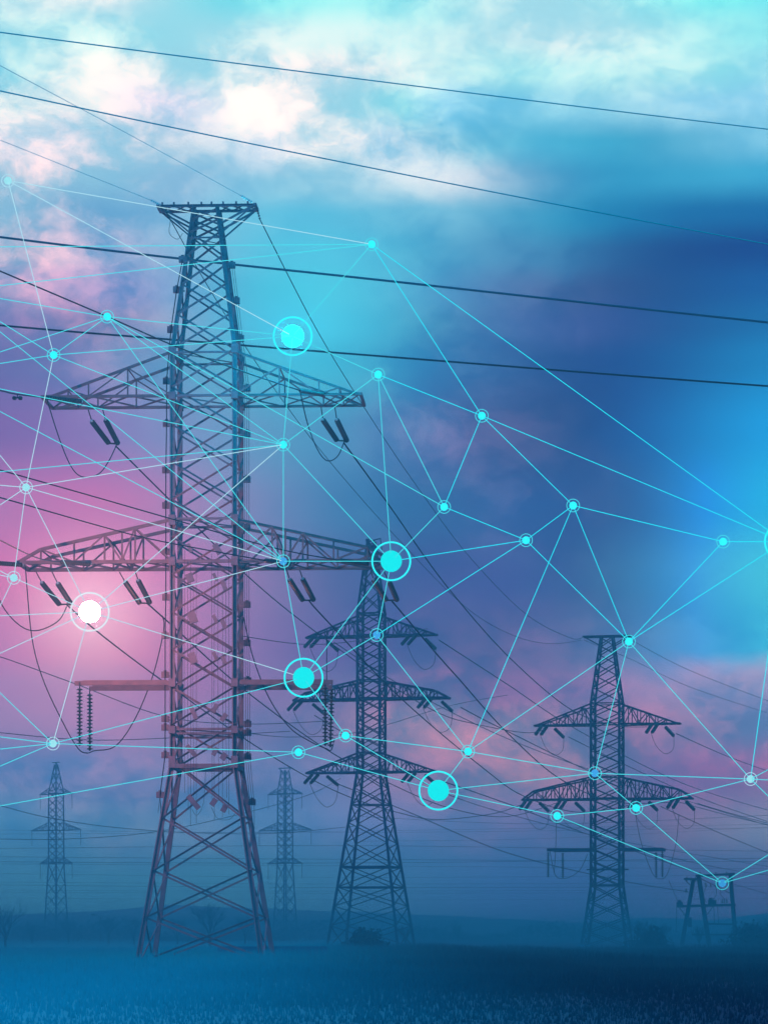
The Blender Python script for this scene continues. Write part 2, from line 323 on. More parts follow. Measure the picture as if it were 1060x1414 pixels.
# ------------------------------------------------------------------ pylon building
def corners(hw): return [Vector((-hw, -hw, 0)), Vector((hw, -hw, 0)), Vector((hw, hw, 0)), Vector((-hw, hw, 0))]
def interp(prof, z):
    for (a, wa), (b, wb) in zip(prof, prof[1:]):
        if a <= z <= b: return wa + (wb - wa) * (z - a) / (b - a)
    return prof[-1][1]
def at(prof, k, z): c = corners(interp(prof, z))[k]; return Vector((c.x, c.y, z))
def pylon_shell(root, m, prof, sections, horiz, lw, bw, bar):
    """prof: (z, half width) from the foot; sections: lists of z levels, one mesh of bracing for each"""
    for k in range(4):
        b = MB()
        for (z0, w0), (z1, w1) in zip(prof, prof[1:]):
            w = lw * (1 if z0 < prof[-2][0] * .8 else .8)
            getattr(b, bar)(at(prof, k, z0), at(prof, k, z1 + .02), w, up=(0, -1 if k < 2 else 1, 0))
        lg = b.build('leg', m, root)
        f = MB(); p = at(prof, k, 0); f.lathe((p.x, p.y, -.3), (p.x, p.y, .35), [(0, lw * 1.8), (.8, lw * 1.6), (1, lw * 1.2)], 4)
        f.build('footing', M_conc, lg)
    NRM = [Vector((0, -1, 0)), Vector((1, 0, 0)), Vector((0, 1, 0)), Vector((-1, 0, 0))]
    for sec in sections:
        b = MB()
        for j, (z0, z1) in enumerate(zip(sec, sec[1:])):
            for k in range(4):
                n = NRM[k]; k2 = (k + 1) % 4
                getattr(b, bar)(at(prof, k, z0) + n * bw * .3, at(prof, k2, z1) + n * bw * .3, bw, up=n)
                getattr(b, bar)(at(prof, k2, z0) - n * bw * .8, at(prof, k, z1) - n * bw * .8, bw, up=n)
        b.build('lattice', m, root)
    b = MB()
    for z, w in horiz:
        b = MB()
        for k in range(4):
            b.bar(at(prof, k, z), at(prof, (k + 1) % 4, z), w, w, up=NRM[k])
        b.bar(at(prof, 0, z), at(prof, 2, z), w * .5, w * .5)
        b.build('horizontal_tie', m, root)
def crossarm(root, m, side, L, zb, zt, hw, spread, kink, xs, cw, bw, bar, name='crossarm'):
    """a horizontal lattice arm: two bottom chords, two top chords falling to the tip"""
    b = MB(); s = side
    def yw(x): return hw + (hw * spread - hw) * (x - hw) / (L - hw)
    def topz(x):
        xk, zk = kink
        if x <= xk: return zt + (zk - zt) * (x - hw) / (xk - hw)
        return zk + (zb - zk) * (x - xk) / (L - xk)
    fn = getattr(b, bar)
    for y in (-1, 1):
        fn(Vector((s * hw, y * hw, zb)), Vector((s * L, y * yw(L), zb)), cw)
        fn(Vector((s * hw, y * hw, zt)), Vector((s * kink[0], y * yw(kink[0]), kink[1])), cw * .9)
        fn(Vector((s * kink[0], y * yw(kink[0]), kink[1])), Vector((s * L, y * yw(L), zb + .02)), cw * .9)
        pts = [hw] + list(xs)
        for i, x in enumerate(xs):
            fn(Vector((s * x, y * yw(x), zb)), Vector((s * x, y * yw(x), topz(x))), bw, up=(0, 1, 0))
        for i, (x0, x1) in enumerate(zip(pts, pts[1:])):
            a0, a1 = ((x0, zb), (x1, topz(x1))) if i % 2 == 0 else ((x0, topz(x0)), (x1, zb))
            fn(Vector((s * a0[0], y * (yw(a0[0]) + bw * .5), a0[1])), Vector((s * a1[0], y * (yw(a1[0]) + bw * .5), a1[1])), bw, up=(0, 1, 0))
    pts = [hw] + list(xs) + [L]
    for i, (x0, x1) in enumerate(zip(pts, pts[1:])):
        fn(Vector((s * x0, -yw(x0), zb - bw * .3)), Vector((s * x1, yw(x1), zb - bw * .3)), bw)
        fn(Vector((s * x0, yw(x0), zb + bw * .6)), Vector((s * x1, -yw(x1), zb + bw * .6)), bw)
    for x in xs[::2]:
        fn(Vector((s * x, -yw(x), topz(x))), Vector((s * x, yw(x), topz(x))), bw)
    b.bar(Vector((s * L, -yw(L) - .1, zb)), Vector((s * L, yw(L) + .1, zb)), cw, cw)
    return b.build(name, m, root)
def string_prof(n, r):
    pr = [(0, r * .25)]
    for i in range(n):
        t0 = (i + .15) / n
        pr += [(t0, r * .3), (t0 + .25 / n, r), (t0 + .45 / n, r * .9), (t0 + .55 / n, r * .35)]
    return pr + [(1, r * .25)]
def ins_string(root, p, q, r, n=12, world=True, caps=True, m=None):
    b = MB(); b.lathe(p, q, string_prof(n, r), 9)
    o = b.build('insulator_string', m or M_ins, root, world=world)
    if caps:
        c = MB(); d = (Vector(q) - Vector(p)).normalized()
        c.lathe(Vector(p) - d * r * 1.1, Vector(p) + d * .02, [(0, r * .3), (.5, r * .55), (1, r * .3)], 6)
        c.build('glass_cap', M_glass, o, world=False) if not world else c.build('glass_cap', M_glass, root, world=True)
    return o
def wpart(name, m, root, fn):
    b = MB(); fn(b); return b.build(name, m, root, world=True)
def loop(root, pts, r=.04, name='jumper_cable'):
    b = MB(); b.tube(smoothpts(pts, 6), r, 5); return b.build(name, M_wire, root, world=True)

# ================================================================== the big pylon (200 m)
D = 200.0; k_ = D / F
bx = (285.8 - CU) * k_
TH = -math.radians(3)
big = empty('transmission_pylon', (bx, D, 0), TH)
tag(big, 'tallest pylon at the left with four wide crossarms and antenna boxes up its shaft', 'pylon', 'lattice pylons')
def zz(v, d=D - 2.1): return CH + (HV - v) / F * d
prof = [(0, 4.25), (13.75, 2.14), (zz(482), 2.14), (zz(283, D - .8), .78)]
lower = [0, 3.1, 6.3, 9.9, 13.75]
body = [13.75] + [13.75 + (zz(482) - 13.75) * i / 11 for i in range(1, 12)]
peak = [zz(482)] + [zz(v, D - 1.4) for v in (435, 392, 352, 318, 300, 285)]
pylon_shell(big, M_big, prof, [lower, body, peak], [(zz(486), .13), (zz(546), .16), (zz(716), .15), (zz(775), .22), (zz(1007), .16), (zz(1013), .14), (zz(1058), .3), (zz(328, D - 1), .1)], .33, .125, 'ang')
for k in range(4):                                           # gusset plates at the knees of the shaft
    for z, h in ((13.75, .8), (zz(482), .6), (zz(546), .5), (zz(718), .7), (zz(775), .6), (zz(943), .55), (zz(1008), .5)):
        c = at(prof, k, z); b = MB(); b.box(c, .46, .46, h); b.build('gusset_plate', M_big, big)
for s in (-1, 1):
    crossarm(big, M_bigarm, s, 11.1 if s < 0 else 10.75, zz(546), zz(485), 2.14, 1.0, (10.4, zz(545)), [5.2, 7.9, 9.3], .19, .1, 'ang')
    crossarm(big, M_bigarm, s, 12.75 if s < 0 else 12.85, zz(775), zz(717), 2.14, .95, (11.2, zz(757)), [4.7, 5.6, 6.8, 8.9, 11.2], .24, .12, 'ang')
    for y in (-1, 1):
        b = MB(); b.bar((s * 2.1, y * 2.14, zz(943)), (s * (8.85 if y < 0 else 8.5), y * 2.14, zz(943)), .24, .30)
        b.bar((s * 2.5, y * 2.14, zz(943) + .16), (s * 8.3, y * 2.14, zz(943) + .16), .1, .08)
        b.build('jumper_beam', M_bigarm, big)
# flat top beam with its raking struts
b = MB(); zt = zz(283, D - .8)
for y in (-.78, .78):
    b.ang((-3.35, y, zt), (3.45, y, zt), .2)
    for s in (-1, 1):
        b.ang((s * 3.2, y, zt - .1), (s * .86, y, zt - 1.35), .13)
        b.ang((s * 3.2, y, zt - .1), (s * .95, y, zt - 2.0), .1)
for x0, x1 in ((-3.3, -2.4), (-2.4, -1.5), (-1.5, -.78), (.78, 1.6), (1.6, 2.5), (2.5, 3.4)):
    b.ang((x0, -.78, zt + .05), (x1, .78, zt + .05), .1); b.ang((x0, .78, zt - .05), (x1, -.78, zt - .05), .1)
for x in (-3.3, 3.4): b.bar((x, -.9, zt), (x, .9, zt), .2, .2)
for x in (-3.0, -2.2, -1.2, -.3, .4, 1.2, 2.1, 2.9): b.box((x, -.78, zt + .16), .12, .12, .16)
b.build('top_beam', M_big, big)
# tension insulators: far side pairs (leading away) and near side pairs (leading to the left foreground)
def pair(root, hang, ends, d0, d1, r, n):
    for (h, p, q) in ends:
        wpart('suspension_link', M_ins, root, lambda b: b.tube([P(h[0], h[1], d0), P(p[0], p[1], d0 + .8)], .04, 5))
        ins_string(root, P(p[0], p[1], d0 + .8), P(q[0], q[1], d1), r, n)
    e = ends
    wpart('yoke_plate', M_ins, root, lambda b: b.bar(P(*e[0][2], d1), P(*e[1][2], d1), .12, .1))
FD = D + 2.1
pair(big, 0, [((122, 566), (127, 582), (150, 612)), ((142, 566), (146, 580), (163, 613))], FD, FD + 4.2, .2, 14)
pair(big, 0, [((443, 561), (446, 580), (465, 608)), ((462, 561), (465, 580), (479, 609))], FD, FD + 4.2, .2, 14)
pair(big, 0, [((50, 790), (58, 805), (82, 835)), ((72, 790), (80, 806), (98, 834))], FD, FD + 4.2, .2, 14)
pair(big, 0, [((165, 790), (173, 804), (193, 833)), ((187, 790), (191, 802), (207, 833))], FD, FD + 4.2, .2, 14)
pair(big, 0, [((396, 788), (400, 801), (418, 829)), ((414, 788), (418, 800), (433, 829))], FD, FD + 4.2, .2, 14)
pair(big, 0, [((512, 789), (516, 801), (533, 829)), ((530, 789), (537, 803), (548, 829))], FD, FD + 4.2, .2, 14)
ND = D - 2.3
for p, q in (((112, 554), (64, 549)), ((448, 545), (414, 539)), ((30, 780), (-14, 777)), ((124, 779), (84, 776)), ((400, 779), (366, 774)), ((508, 779), (470, 774))):
    ins_string(big, P(p[0], p[1], ND), P(q[0], q[1], ND - 3.6), .17, 14)
# hanging strings below the jumper beams
for p, q, d in (((110, 950), (110, 1030), D - 2.1), ((124, 958), (124, 1037), D + 2.1), ((449, 948), (449, 1030), D - 2.1), ((458, 950), (456, 1032), D + 2.1)):
    wpart('suspension_link', M_ins, big, lambda b: b.tube([P(p[0], p[1] - 8, d), P(*p, d)], .04, 5))
    ins_string(big, P(*p, d), P(*q, d), .22, 16, caps=False)
# glass insulators on the top beam
for u, v, u2, v2 in ((208, 276, 222, 283), (333, 270, 348, 279), (354, 285, 359, 303), (228, 288, 237, 306)):
    ins_string(big, P(u2, v2, D - 1), P(u, v, D - 1.6), .09, 5, caps=False, m=M_glass if v < 280 else M_ins)
# jumper cables
loop(big, [P(64, 549, ND - 3.6), P(80, 600, D), P(96, 640, D), P(112, 658, D), P(135, 655, D + 2), P(150, 637, D + 3), P(161, 614, FD + 4.2)])
loop(big, [P(414, 539, ND - 3.6), P(424, 583, D), P(437, 618, D), P(451, 636, D), P(466, 630, D + 3), P(475, 610, FD + 4.2)])
loop(big, [P(-14, 777, ND - 3.6), P(0, 830, D), P(25, 862, D), P(50, 871, D + 1), P(80, 858, D + 3), P(92, 838, FD + 4.2)])
loop(big, [P(35, 782, ND), P(44, 880, D - 2), P(60, 940, D - 2), P(88, 1000, D - 2), P(108, 1034, D - 2), P(120, 1040, D), P(130, 1037, D + 2), P(160, 1030, D + 3), P(188, 990, D + 3), P(212, 930, D + 3), P(226, 870, D + 4), P(224, 850, D + 4)])
loop(big, [P(336, 852, D), P(350, 910, D), P(372, 965, D), P(400, 1005, D), P(428, 1024, D), P(450, 1034, D - 1), P(457, 1036, D + 2), P(462, 1020, D + 2.5)])
loop(big, [P(451, 868, D + 4), P(451, 905, D + 2), P(451, 944, D)], .035)
loop(big, [P(235, 306, D - 1), P(234, 322, D - 1.2), P(245, 330, D - 1.2), P(252, 322, D - .9)], .018)
# clamps and boxes up the outside of the shaft with thin feeder cables between them
LB = [(253, 358), (245, 400), (237, 455), (231, 526), (231, 585), (230, 649), (230, 698), (230, 762), (230, 825), (229, 878), (229, 932), (229, 993), (229, 1005), (229, 1043), (222, 1098)]
RB = [(319, 366), (325, 415), (331, 467), (340, 536), (340, 599), (340, 662), (340, 728), (340, 835), (340, 888), (341, 940), (341, 1000), (341, 1012), (341, 1045), (347, 1108)]
for side, lst in ((-1, LB), (1, RB)):
    for (u, v) in lst:
        p = P(u, v, D - 1.2 if side < 0 else D + .6)
        wpart('cable_clamp', M_big, big, lambda b: (b.box(p + Vector((side * .04, 0, 0)), .52, .3, .42), b.box(p + Vector((-side * .3, 0, -.08)), .4, .1, .1), b.box(p + Vector((side * .05, 0, .24)), .2, .12, .14)))
    for dx in (-4, 0, 4):
        pts = [P(u + side * (1 + dx * .4) + dx * .3, v, D - 1.4 if side < 0 else D + .4) for u, v in lst]
        pts = pts + [P(lst[-1][0] + dx, 1135 + dx * 3, D - 1)]
        wpart('feeder_cable', M_wire, big, lambda b: b.tube(pts, .016, 4))
# slanted panel antennas between the legs
for (u, v, a, w, h) in [(262, 757, 25, .62, .26), (300, 758, 30, .75, .4), (262, 798, 20, .6, .5), (297, 797, 25, .55, .22), (309, 808, 20, .7, .3),
                        (266, 853, 20, .75, .55), (297, 855, 25, .6, .25), (309, 862, 25, .65, .3), (266, 909, 20, .75, .5), (297, 906, 25, .6, .25), (309, 912, 25, .55, .28),
                        (267, 984, 25, 1.0, .3), (297, 978, -25, .6, .3), (309, 991, -35, .6, .32), (264, 1037, 40, .95, .32), (297, 1038, -30, .6, .3), (309, 1045, -35, .5, .4),
                        (267, 1108, 40, 1.15, .36), (295, 1108, -35, .55, .36), (310, 1116, -30, .6, .36)]:
    R_ = Matrix.Rotation(math.radians(90 - a), 3, 'Y')
    p = P(u, v, D - 2.45)
    o = wpart('panel_antenna', M_big, big, lambda b: (b.box(p, w, .22, h, R_), b.box(p + Vector((0, .16, 0)), w * .5, .12, h * .5, R_)))
cs = [255, 259, 263, 267, 271, 292, 296, 301, 307, 312, 316]
for i, u in enumerate(cs):
    v0 = 760 + (i * 37) % 60; v1 = 1095 + (i * 23) % 50
    wpart('feeder_cable', M_wire, big, lambda b: b.tube([P(u, v0, D - 2.5), P(u + (i % 3 - 1) * .6, (v0 + v1) / 2, D - 2.45), P(u + (i % 2), v1, D - 2.5)], .012, 4))
loop(big, [P(265, 1118, D - 2.6), P(272, 1126, D - 2.6), P(281, 1108, D - 2.6), P(284, 1060, D - 2.6)], .014, 'feeder_cable')
loop(big, [P(292, 1115, D - 2.6), P(300, 1130, D - 2.6), P(316, 1132, D - 2.6), P(326, 1122, D - 2.6)], .014, 'feeder_cable')

# ================================================================== the same pattern further off (right)
def generic_strings(root, spots, length, r, lean, n=8):
    """tension pair (two short stubs towards the camera side, one string leading away) hung at local x, z"""
    for (x, y, z) in spots:
        for dx in (0, .9):
            ins_string(root, (x + dx, -y, z - .1), (x + dx - .55, -y - length * .6, z - length * .42), r, n, world=False, caps=False)
        ins_string(root, (x + 1.8, y, z - .3), (x + 1.8 + lean, y + length * .9, z - length * .42), r, n, world=False, caps=False)
        b = MB(); pts = [Vector((x + .2, -y - length * .6, z - length * .42)), Vector((x + .7, -y, z - 3.4)), Vector((x + 1.9, 0, z - 4.6)), Vector((x + 3.0, y, z - 3.8)), Vector((x + 1.8 + lean, y + length * .9, z - length * .42))]
        b.tube(smoothpts(pts, 5), .04, 4); b.build('jumper_cable', M_wire, root)
D2 = 460.0
rt = empty('transmission_pylon', ((838 - CU) / F * D2, D2, 0), -math.radians(13))
tag(rt, 'dark flat topped pylon at the right with two crossarms and hanging bar', 'pylon', 'lattice pylons')
Z2 = lambda v: CH + (HV - v) / F * D2
p2 = [(0, 3.6), (Z2(1224), 2.26), (Z2(970), 2.26), (Z2(879), .9)]
n_ = 15
pylon_shell(rt, M_dark, p2, [[0, 2.2, 4.5, 7.0, Z2(1224)], [Z2(1224) + (Z2(970) - Z2(1224)) * i / n_ for i in range(n_ + 1)],
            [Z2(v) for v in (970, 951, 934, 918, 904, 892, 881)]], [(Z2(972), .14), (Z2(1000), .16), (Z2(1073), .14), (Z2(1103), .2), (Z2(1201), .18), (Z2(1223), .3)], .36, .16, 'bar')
for s in (-1, 1):
    crossarm(rt, M_dark, s, 11.6, Z2(1001), Z2(973), 2.26, .35, (11.0, Z2(1000)), [3.7, 5.1, 6.5, 7.9, 9.3], .24, .14, 'bar')
    crossarm(rt, M_dark, s, 13.5, Z2(1104), Z2(1074), 2.26, .5, (11.6, Z2(1092)), [3.5, 4.8, 6.1, 7.4, 8.7, 10.1, 11.6], .28, .15, 'bar')
    for y, x in ((-2.26, 9.3), (2.26, 9.0)):
        b = MB(); b.bar((s * 2.2, y, Z2(1174)), (s * x, y, Z2(1174)), .4, .46); b.build('jumper_beam', M_dark, rt)
    for x, y in ((9.1, -2.26), (7.5, 2.26)):
        ins_string(rt, (s * x, y, Z2(1177)), (s * x, y, Z2(1212)), .27, 12, world=False, caps=False)
    b = MB(); b.bar((s * 2.2, 0, Z2(1201)), (s * 3.3, 0, Z2(1201)), .25, .18); b.bar((s * 2.2, 2, Z2(1201)), (s * 3.2, 2, Z2(1201)), .2, .15); b.build('step_bracket', M_dark, rt)
b = MB(); zt = Z2(879)
for y in (-.9, .9):
    b.bar((-3.8, y, zt), (3.8, y, zt), .26, .26)
    for s in (-1, 1): b.bar((s * 3.5, y, zt - .1), (s * 1.0, y, zt - 1.5), .16, .16)
for x in (-3.7, -2.3, 2.3, 3.7): b.bar((x, -.9, zt), (x, .9, zt), .2, .2)
b.build('top_beam', M_dark, rt)
generic_strings(rt, [(-10.4, 1.2, Z2(1002)), (7.3, 1.6, Z2(1002)), (-12.9, 1.4, Z2(1105)), (-7.2, 2, Z2(1105)), (4.6, 2, Z2(1105)), (10.6, 1.4, Z2(1105))], 3.6, .30, .9)
loop(rt, [P(759, 1176, 455), P(765, 1205, 458), P(772, 1213, 460), P(785, 1212, 462), P(800, 1202, 464), P(811, 1180, 464)], .05)
loop(rt, [P(875, 1112, 458), P(884, 1160, 458), P(900, 1205, 458), P(912, 1214, 460), P(922, 1205, 462), P(933, 1165, 462), P(937, 1125, 462)], .05)
loop(rt, [P(768, 1128, 460), P(767, 1170, 460), P(765, 1205, 460)], .045)

# ================================================================== three-armed pylon in the middle (400 m)
D3 = 400.0
md = empty('transmission_pylon', ((512.5 - CU) / F * D3, D3, 0), -math.radians(14))
tag(md, 'three armed pylon standing right beside the tallest pylon', 'pylon', 'lattice pylons')
Z3 = lambda v: CH + (HV - v) / F * D3
p3 = [(0, 5.0), (Z3(1067), 1.6), (Z3(845), 1.57), (Z3(748), .45)]
n_ = 13
pylon_shell(md, M_mid, p3, [[0, Z3(1279), Z3(1252), Z3(1226)], [Z3(1198), Z3(1165), Z3(1137), Z3(1112), Z3(1089), Z3(1067)], [Z3(1226), Z3(1198)],
            [Z3(1067) + (Z3(845) - Z3(1067)) * i / n_ for i in range(n_ + 1)], [Z3(v) for v in (845, 820, 798, 778, 762, 748)]],
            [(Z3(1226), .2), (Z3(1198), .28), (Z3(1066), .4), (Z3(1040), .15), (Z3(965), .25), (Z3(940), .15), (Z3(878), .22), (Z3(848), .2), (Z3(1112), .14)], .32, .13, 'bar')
b = MB()
b.bar((-.5, 0, Z3(748)), (1.3, 0, Z3(744)), .14, .14); b.bar((1.3, 0, Z3(744)), (1.5, 0, Z3(760)), .12, .12); b.box((-.5, 0, Z3(746)), .5, .4, .4)
b.build('peak_bracket', M_mid, md)
for s in (-1, 1):
    crossarm(md, M_mid, s, 9.2, Z3(879), Z3(852), 1.57, .3, (8.7, Z3(877)), [2.8, 4.0, 5.2, 6.4, 7.6], .24, .13, 'bar')
    crossarm(md, M_mid, s, 10.9, Z3(966), Z3(941), 1.57, .6, (9.1, Z3(956)), [2.6, 3.7, 4.8, 5.9, 7.0, 8.1, 9.1], .28, .14, 'bar')
    crossarm(md, M_mid, s, 9.2, Z3(1067), Z3(1041), 1.58, .3, (8.7, Z3(1065)), [2.8, 4.0, 5.2, 6.4, 7.6], .24, .13, 'bar')
generic_strings(md, [(-8.3, .6, Z3(880)), (5.6, 1, Z3(880)), (-10.5, 1.2, Z3(967)), (7.9, 1.2, Z3(967)), (-8.3, .6, Z3(1068)), (5.6, 1, Z3(1068))], 3.4, .26, .8)

# ================================================================== two far pylons (800 m)
def far_pylon(u, top, flat, label, d=800.0, rz=-37):
    r = empty('transmission_pylon', ((u - CU) / F * d, d, 0), math.radians(rz)); tag(r, label, 'pylon', 'lattice pylons')
    Zf = lambda v: CH + (HV - v) / F * d
    pf = [(0, 2.45), (Zf(1194), 1.5), (Zf(1094), 1.45), (Zf(top + 3), .75 if flat else .3)]
    pylon_shell(r, M_far, pf, [[0, 3.2, 6.4, 9.6, 12.8, 16, Zf(1194)], [Zf(1194) + (Zf(1094) - Zf(1194)) * i / 10 for i in range(11)],
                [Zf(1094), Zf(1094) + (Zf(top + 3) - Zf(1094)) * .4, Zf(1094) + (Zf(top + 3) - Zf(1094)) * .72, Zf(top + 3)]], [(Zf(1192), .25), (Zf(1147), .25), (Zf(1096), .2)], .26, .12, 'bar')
    b = MB()
    if flat: b.bar((-2.2, 0, Zf(top)), (2.2, 0, Zf(top)), .3, .3); b.bar((-2.0, .7, Zf(top)), (2.0, .7, Zf(top)), .2, .2); b.bar((-2.1, 0, Zf(top)), (-.8, 0, Zf(top + 6)), .15); b.bar((2.1, 0, Zf(top)), (.8, 0, Zf(top + 6)), .15)
    else: b.bar((-1.4, 0, Zf(top)), (1.4, 0, Zf(top)), .25, .25); b.bar((0, 0, Zf(top + 4)), (0, 0, Zf(top)), .35, .35)
    b.build('top_beam', M_far, r)
    for s in (-1, 1):
        for v, vt, L in ((1097, 1089, 6.0), (1147, 1136, 9.2), (1193, 1184, 6.0)):
            crossarm(r, M_far, s, L, Zf(v), Zf(vt), 1.45, .15, (L - .5, Zf(v) + .2), [2.6, 3.8, 5.0] if L < 8 else [2.6, 4, 5.4, 6.8, 8], .16, .09, 'bar')
            ins_string(r, (s * L, 0, Zf(v) - .1), (s * L, 0, Zf(v) - 4.2), .13, 8, world=False, caps=False)
    return r
far_pylon(77.5, 1053, False, 'faint far pylon near the left edge with pointed top and hanging strings')
far_pylon(393.5, 1061, True, 'faint far pylon between the tallest pylon and the three armed one')

# ================================================================== wooden switch frame at the right (480 m)
D4 = 480.0
sw = empty('pole_switch_frame', ((982 - CU) / F * D4, D4, 0)); tag(sw, 'wooden pole frame with switchgear standing at the right of the dark pylon', 'switch frame')
def pw(u, v, dy=0): return P(u, v, D4 + dy)
for a, c, r in (((957, 1216), (941, 1306), .3), ((964, 1208), (979, 1306), .34), ((1008, 1206), (1016, 1306), .3)):
    b = MB(); b.tube([pw(*c), pw(*a)], r * 1.2, 9, r * 1.15); b.build('pole', M_wood, sw, world=True)
for a, c, w in (((960, 1210), (1014, 1207), .26), ((944, 1214), (966, 1215), .24), ((934, 1252), (1016, 1250), .3), ((976, 1276), (1014, 1277), .22), ((955, 1291), (1014, 1291), .2)):
    b = MB(); b.bar(pw(*a, -.4), pw(*c, -.4), w * 1.35, w * 1.35); b.build('crossbar', M_wood, sw, world=True)
for a, c in (((938, 1254), (948, 1268)), ((975, 1265), (984, 1252)), ((964, 1212), (1012, 1236)), ((925 + 21, 1216), (958, 1228))):
    b = MB(); b.bar(pw(*a, -.3), pw(*c, -.3), .12, .12); b.build('brace', M_wood, sw, world=True)
for u, v in ((966, 1205), (988, 1205), (1003, 1205), (948, 1212), (954, 1213), (960, 1213), (974, 1220), (981, 1221), (990, 1220), (947, 1228), (997, 1243), (1000, 1243), (1003, 1243)):
    ins_string(sw, pw(u, v + 5, -.4), pw(u, v - 1, -.4), .2, 3, caps=False)
b = MB(); b.box(pw(938, 1250, -.5), 1.0, .8, .9); b.sphere(pw(938, 1246, -.5), .35, 5); b.build('switch_box', M_wood, sw, world=True)
b = MB(); b.box(pw(983, 1247, -.5), 1.3, .8, .9); b.box(pw(981, 1243, -.5), .5, .5, .7); b.build('switch_box', M_wood, sw, world=True)
b = MB(); b.box(pw(952, 1274, -.5), .6, .5, 1.6); b.build('switch_box', M_wood, sw, world=True)
for pts in (((923, 1216), (930, 1232), (936, 1246)), ((986, 1222), (989, 1232), (984, 1244)), ((976, 1222), (971, 1236), (975, 1247)), ((990, 1250), (992, 1275)), ((985, 1250), (986, 1275)), ((934, 1254), (933, 1288)), ((997, 1222), (994, 1234), (1000, 1242))):
    loop(sw, [pw(*p, -.6) for p in pts], .05, 'drop_wire')

# ================================================================== street lamp, wall, trees
lp = empty('street_lamp', P(139, 1290, 600) * 1.0); lp.location.z = 0; lp.matrix_basis = Matrix.Translation(lp.location)
tag(lp, 'small faint street lamp left of the tallest pylon foot', 'street lamp')
b = MB(); b.tube([(0, 0, 0), (0, 0, 5.0), (0, 0, 5.5)], .12, 8, .09); b.build('pole', M_far, lp)
b = MB(); b.tube([(0, 0, 5.45), (-.4, 0, 5.75), (-1.2, 0, 5.95)], .07, 6); b.build('arm', M_far, lp)
b = MB(); b.lathe((-1.1, 0, 5.95), (-1.95, 0, 5.98), [(0, .08), (.3, .2), (.8, .22), (1, .08)], 8); b.build('lamp_head', M_far, lp)
b = MB(); a0, a1 = P(302, 1308, 216), P(450, 1308, 216)
b.bar(a0 - Vector((0, 0, .55)), a1 - Vector((0, 0, .55)), .3, 1.1); b.bar(a0, a1, .4, .08)
for i in range(9): c = a0.lerp(a1, i / 8); b.box(c - Vector((0, .18, .55)), .2, .1, 1.1)
wl = b.build('concrete_wall', M_conc); tag(wl, 'low pale concrete wall between the tallest and three armed pylons', 'wall')
def grow(b, p, d, L, r, depth, rnd, spread):
    q = p + d * L * .5 + Vector((rnd.uniform(-1, 1), rnd.uniform(-1, 1), 0)) * L * .05; e = p + d * L
    b.tube([p, q, e], r, 4 if depth > 1 else 3, r * .6)
    if depth == 0: return
    for _ in range(3 if depth > 1 else 4):
        a = Vector((rnd.uniform(-1, 1), rnd.uniform(-1, 1), rnd.uniform(-.25, .6))).normalized()
        nd = (d + a * spread).normalized(); grow(b, p.lerp(e, rnd.uniform(.45, 1)), nd, L * rnd.uniform(.6, .85), r * .55, depth - 1, rnd, spread)
TREE = {}
def bare_tree(u, vtop, d, label, seed, spread=.8, name='bare_tree', cat='tree', group='bare trees and shrubs on the field'):
    h = CH + (HV - vtop) / F * d
    r = empty(name, Vector(((u - CU) / F * d, d, 0)), seed * 1.7); tag(r, label, cat, group)
    key = (seed % 4, u > 540)
    if key not in TREE:
        rnd = random.Random(seed % 4 + 11); t = MB(); t.tube([(0, 0, -.2), (.1, 0, 1.2), (0, .1, 2.4)], .28, 7, .2)
        c = MB()
        for i in range(6):
            a = i * 2.4; grow(c, Vector((0, .05, 1.2 + i * .25)), Vector((math.cos(a) * .55 * spread, math.sin(a) * .55 * spread, 1)).normalized(), 2.6, .13, 4, rnd, .75 * spread)
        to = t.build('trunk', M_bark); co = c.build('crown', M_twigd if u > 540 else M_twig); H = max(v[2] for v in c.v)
        TREE[key] = (to, co, H, True)
        to.parent = r; co.parent = r
    else:
        to, co, H, _ = TREE[key]
        for o in (to, co):
            c = o.copy(); COL.objects.link(c); c.parent = r
    H = TREE[key][2]; r.scale = (h / H,) * 3
    return r
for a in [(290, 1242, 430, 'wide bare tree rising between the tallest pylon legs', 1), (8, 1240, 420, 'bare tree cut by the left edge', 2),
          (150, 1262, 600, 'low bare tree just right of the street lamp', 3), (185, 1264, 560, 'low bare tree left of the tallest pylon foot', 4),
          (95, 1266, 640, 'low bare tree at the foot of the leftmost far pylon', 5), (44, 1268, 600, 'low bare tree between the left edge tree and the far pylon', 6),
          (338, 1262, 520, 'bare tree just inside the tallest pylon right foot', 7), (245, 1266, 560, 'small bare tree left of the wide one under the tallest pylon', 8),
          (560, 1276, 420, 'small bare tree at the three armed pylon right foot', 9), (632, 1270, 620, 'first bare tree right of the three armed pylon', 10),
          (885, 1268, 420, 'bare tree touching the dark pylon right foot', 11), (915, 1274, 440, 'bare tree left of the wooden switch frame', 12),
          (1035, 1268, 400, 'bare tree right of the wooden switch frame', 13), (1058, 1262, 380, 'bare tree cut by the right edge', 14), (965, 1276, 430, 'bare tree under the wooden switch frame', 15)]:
    bare_tree(*a)
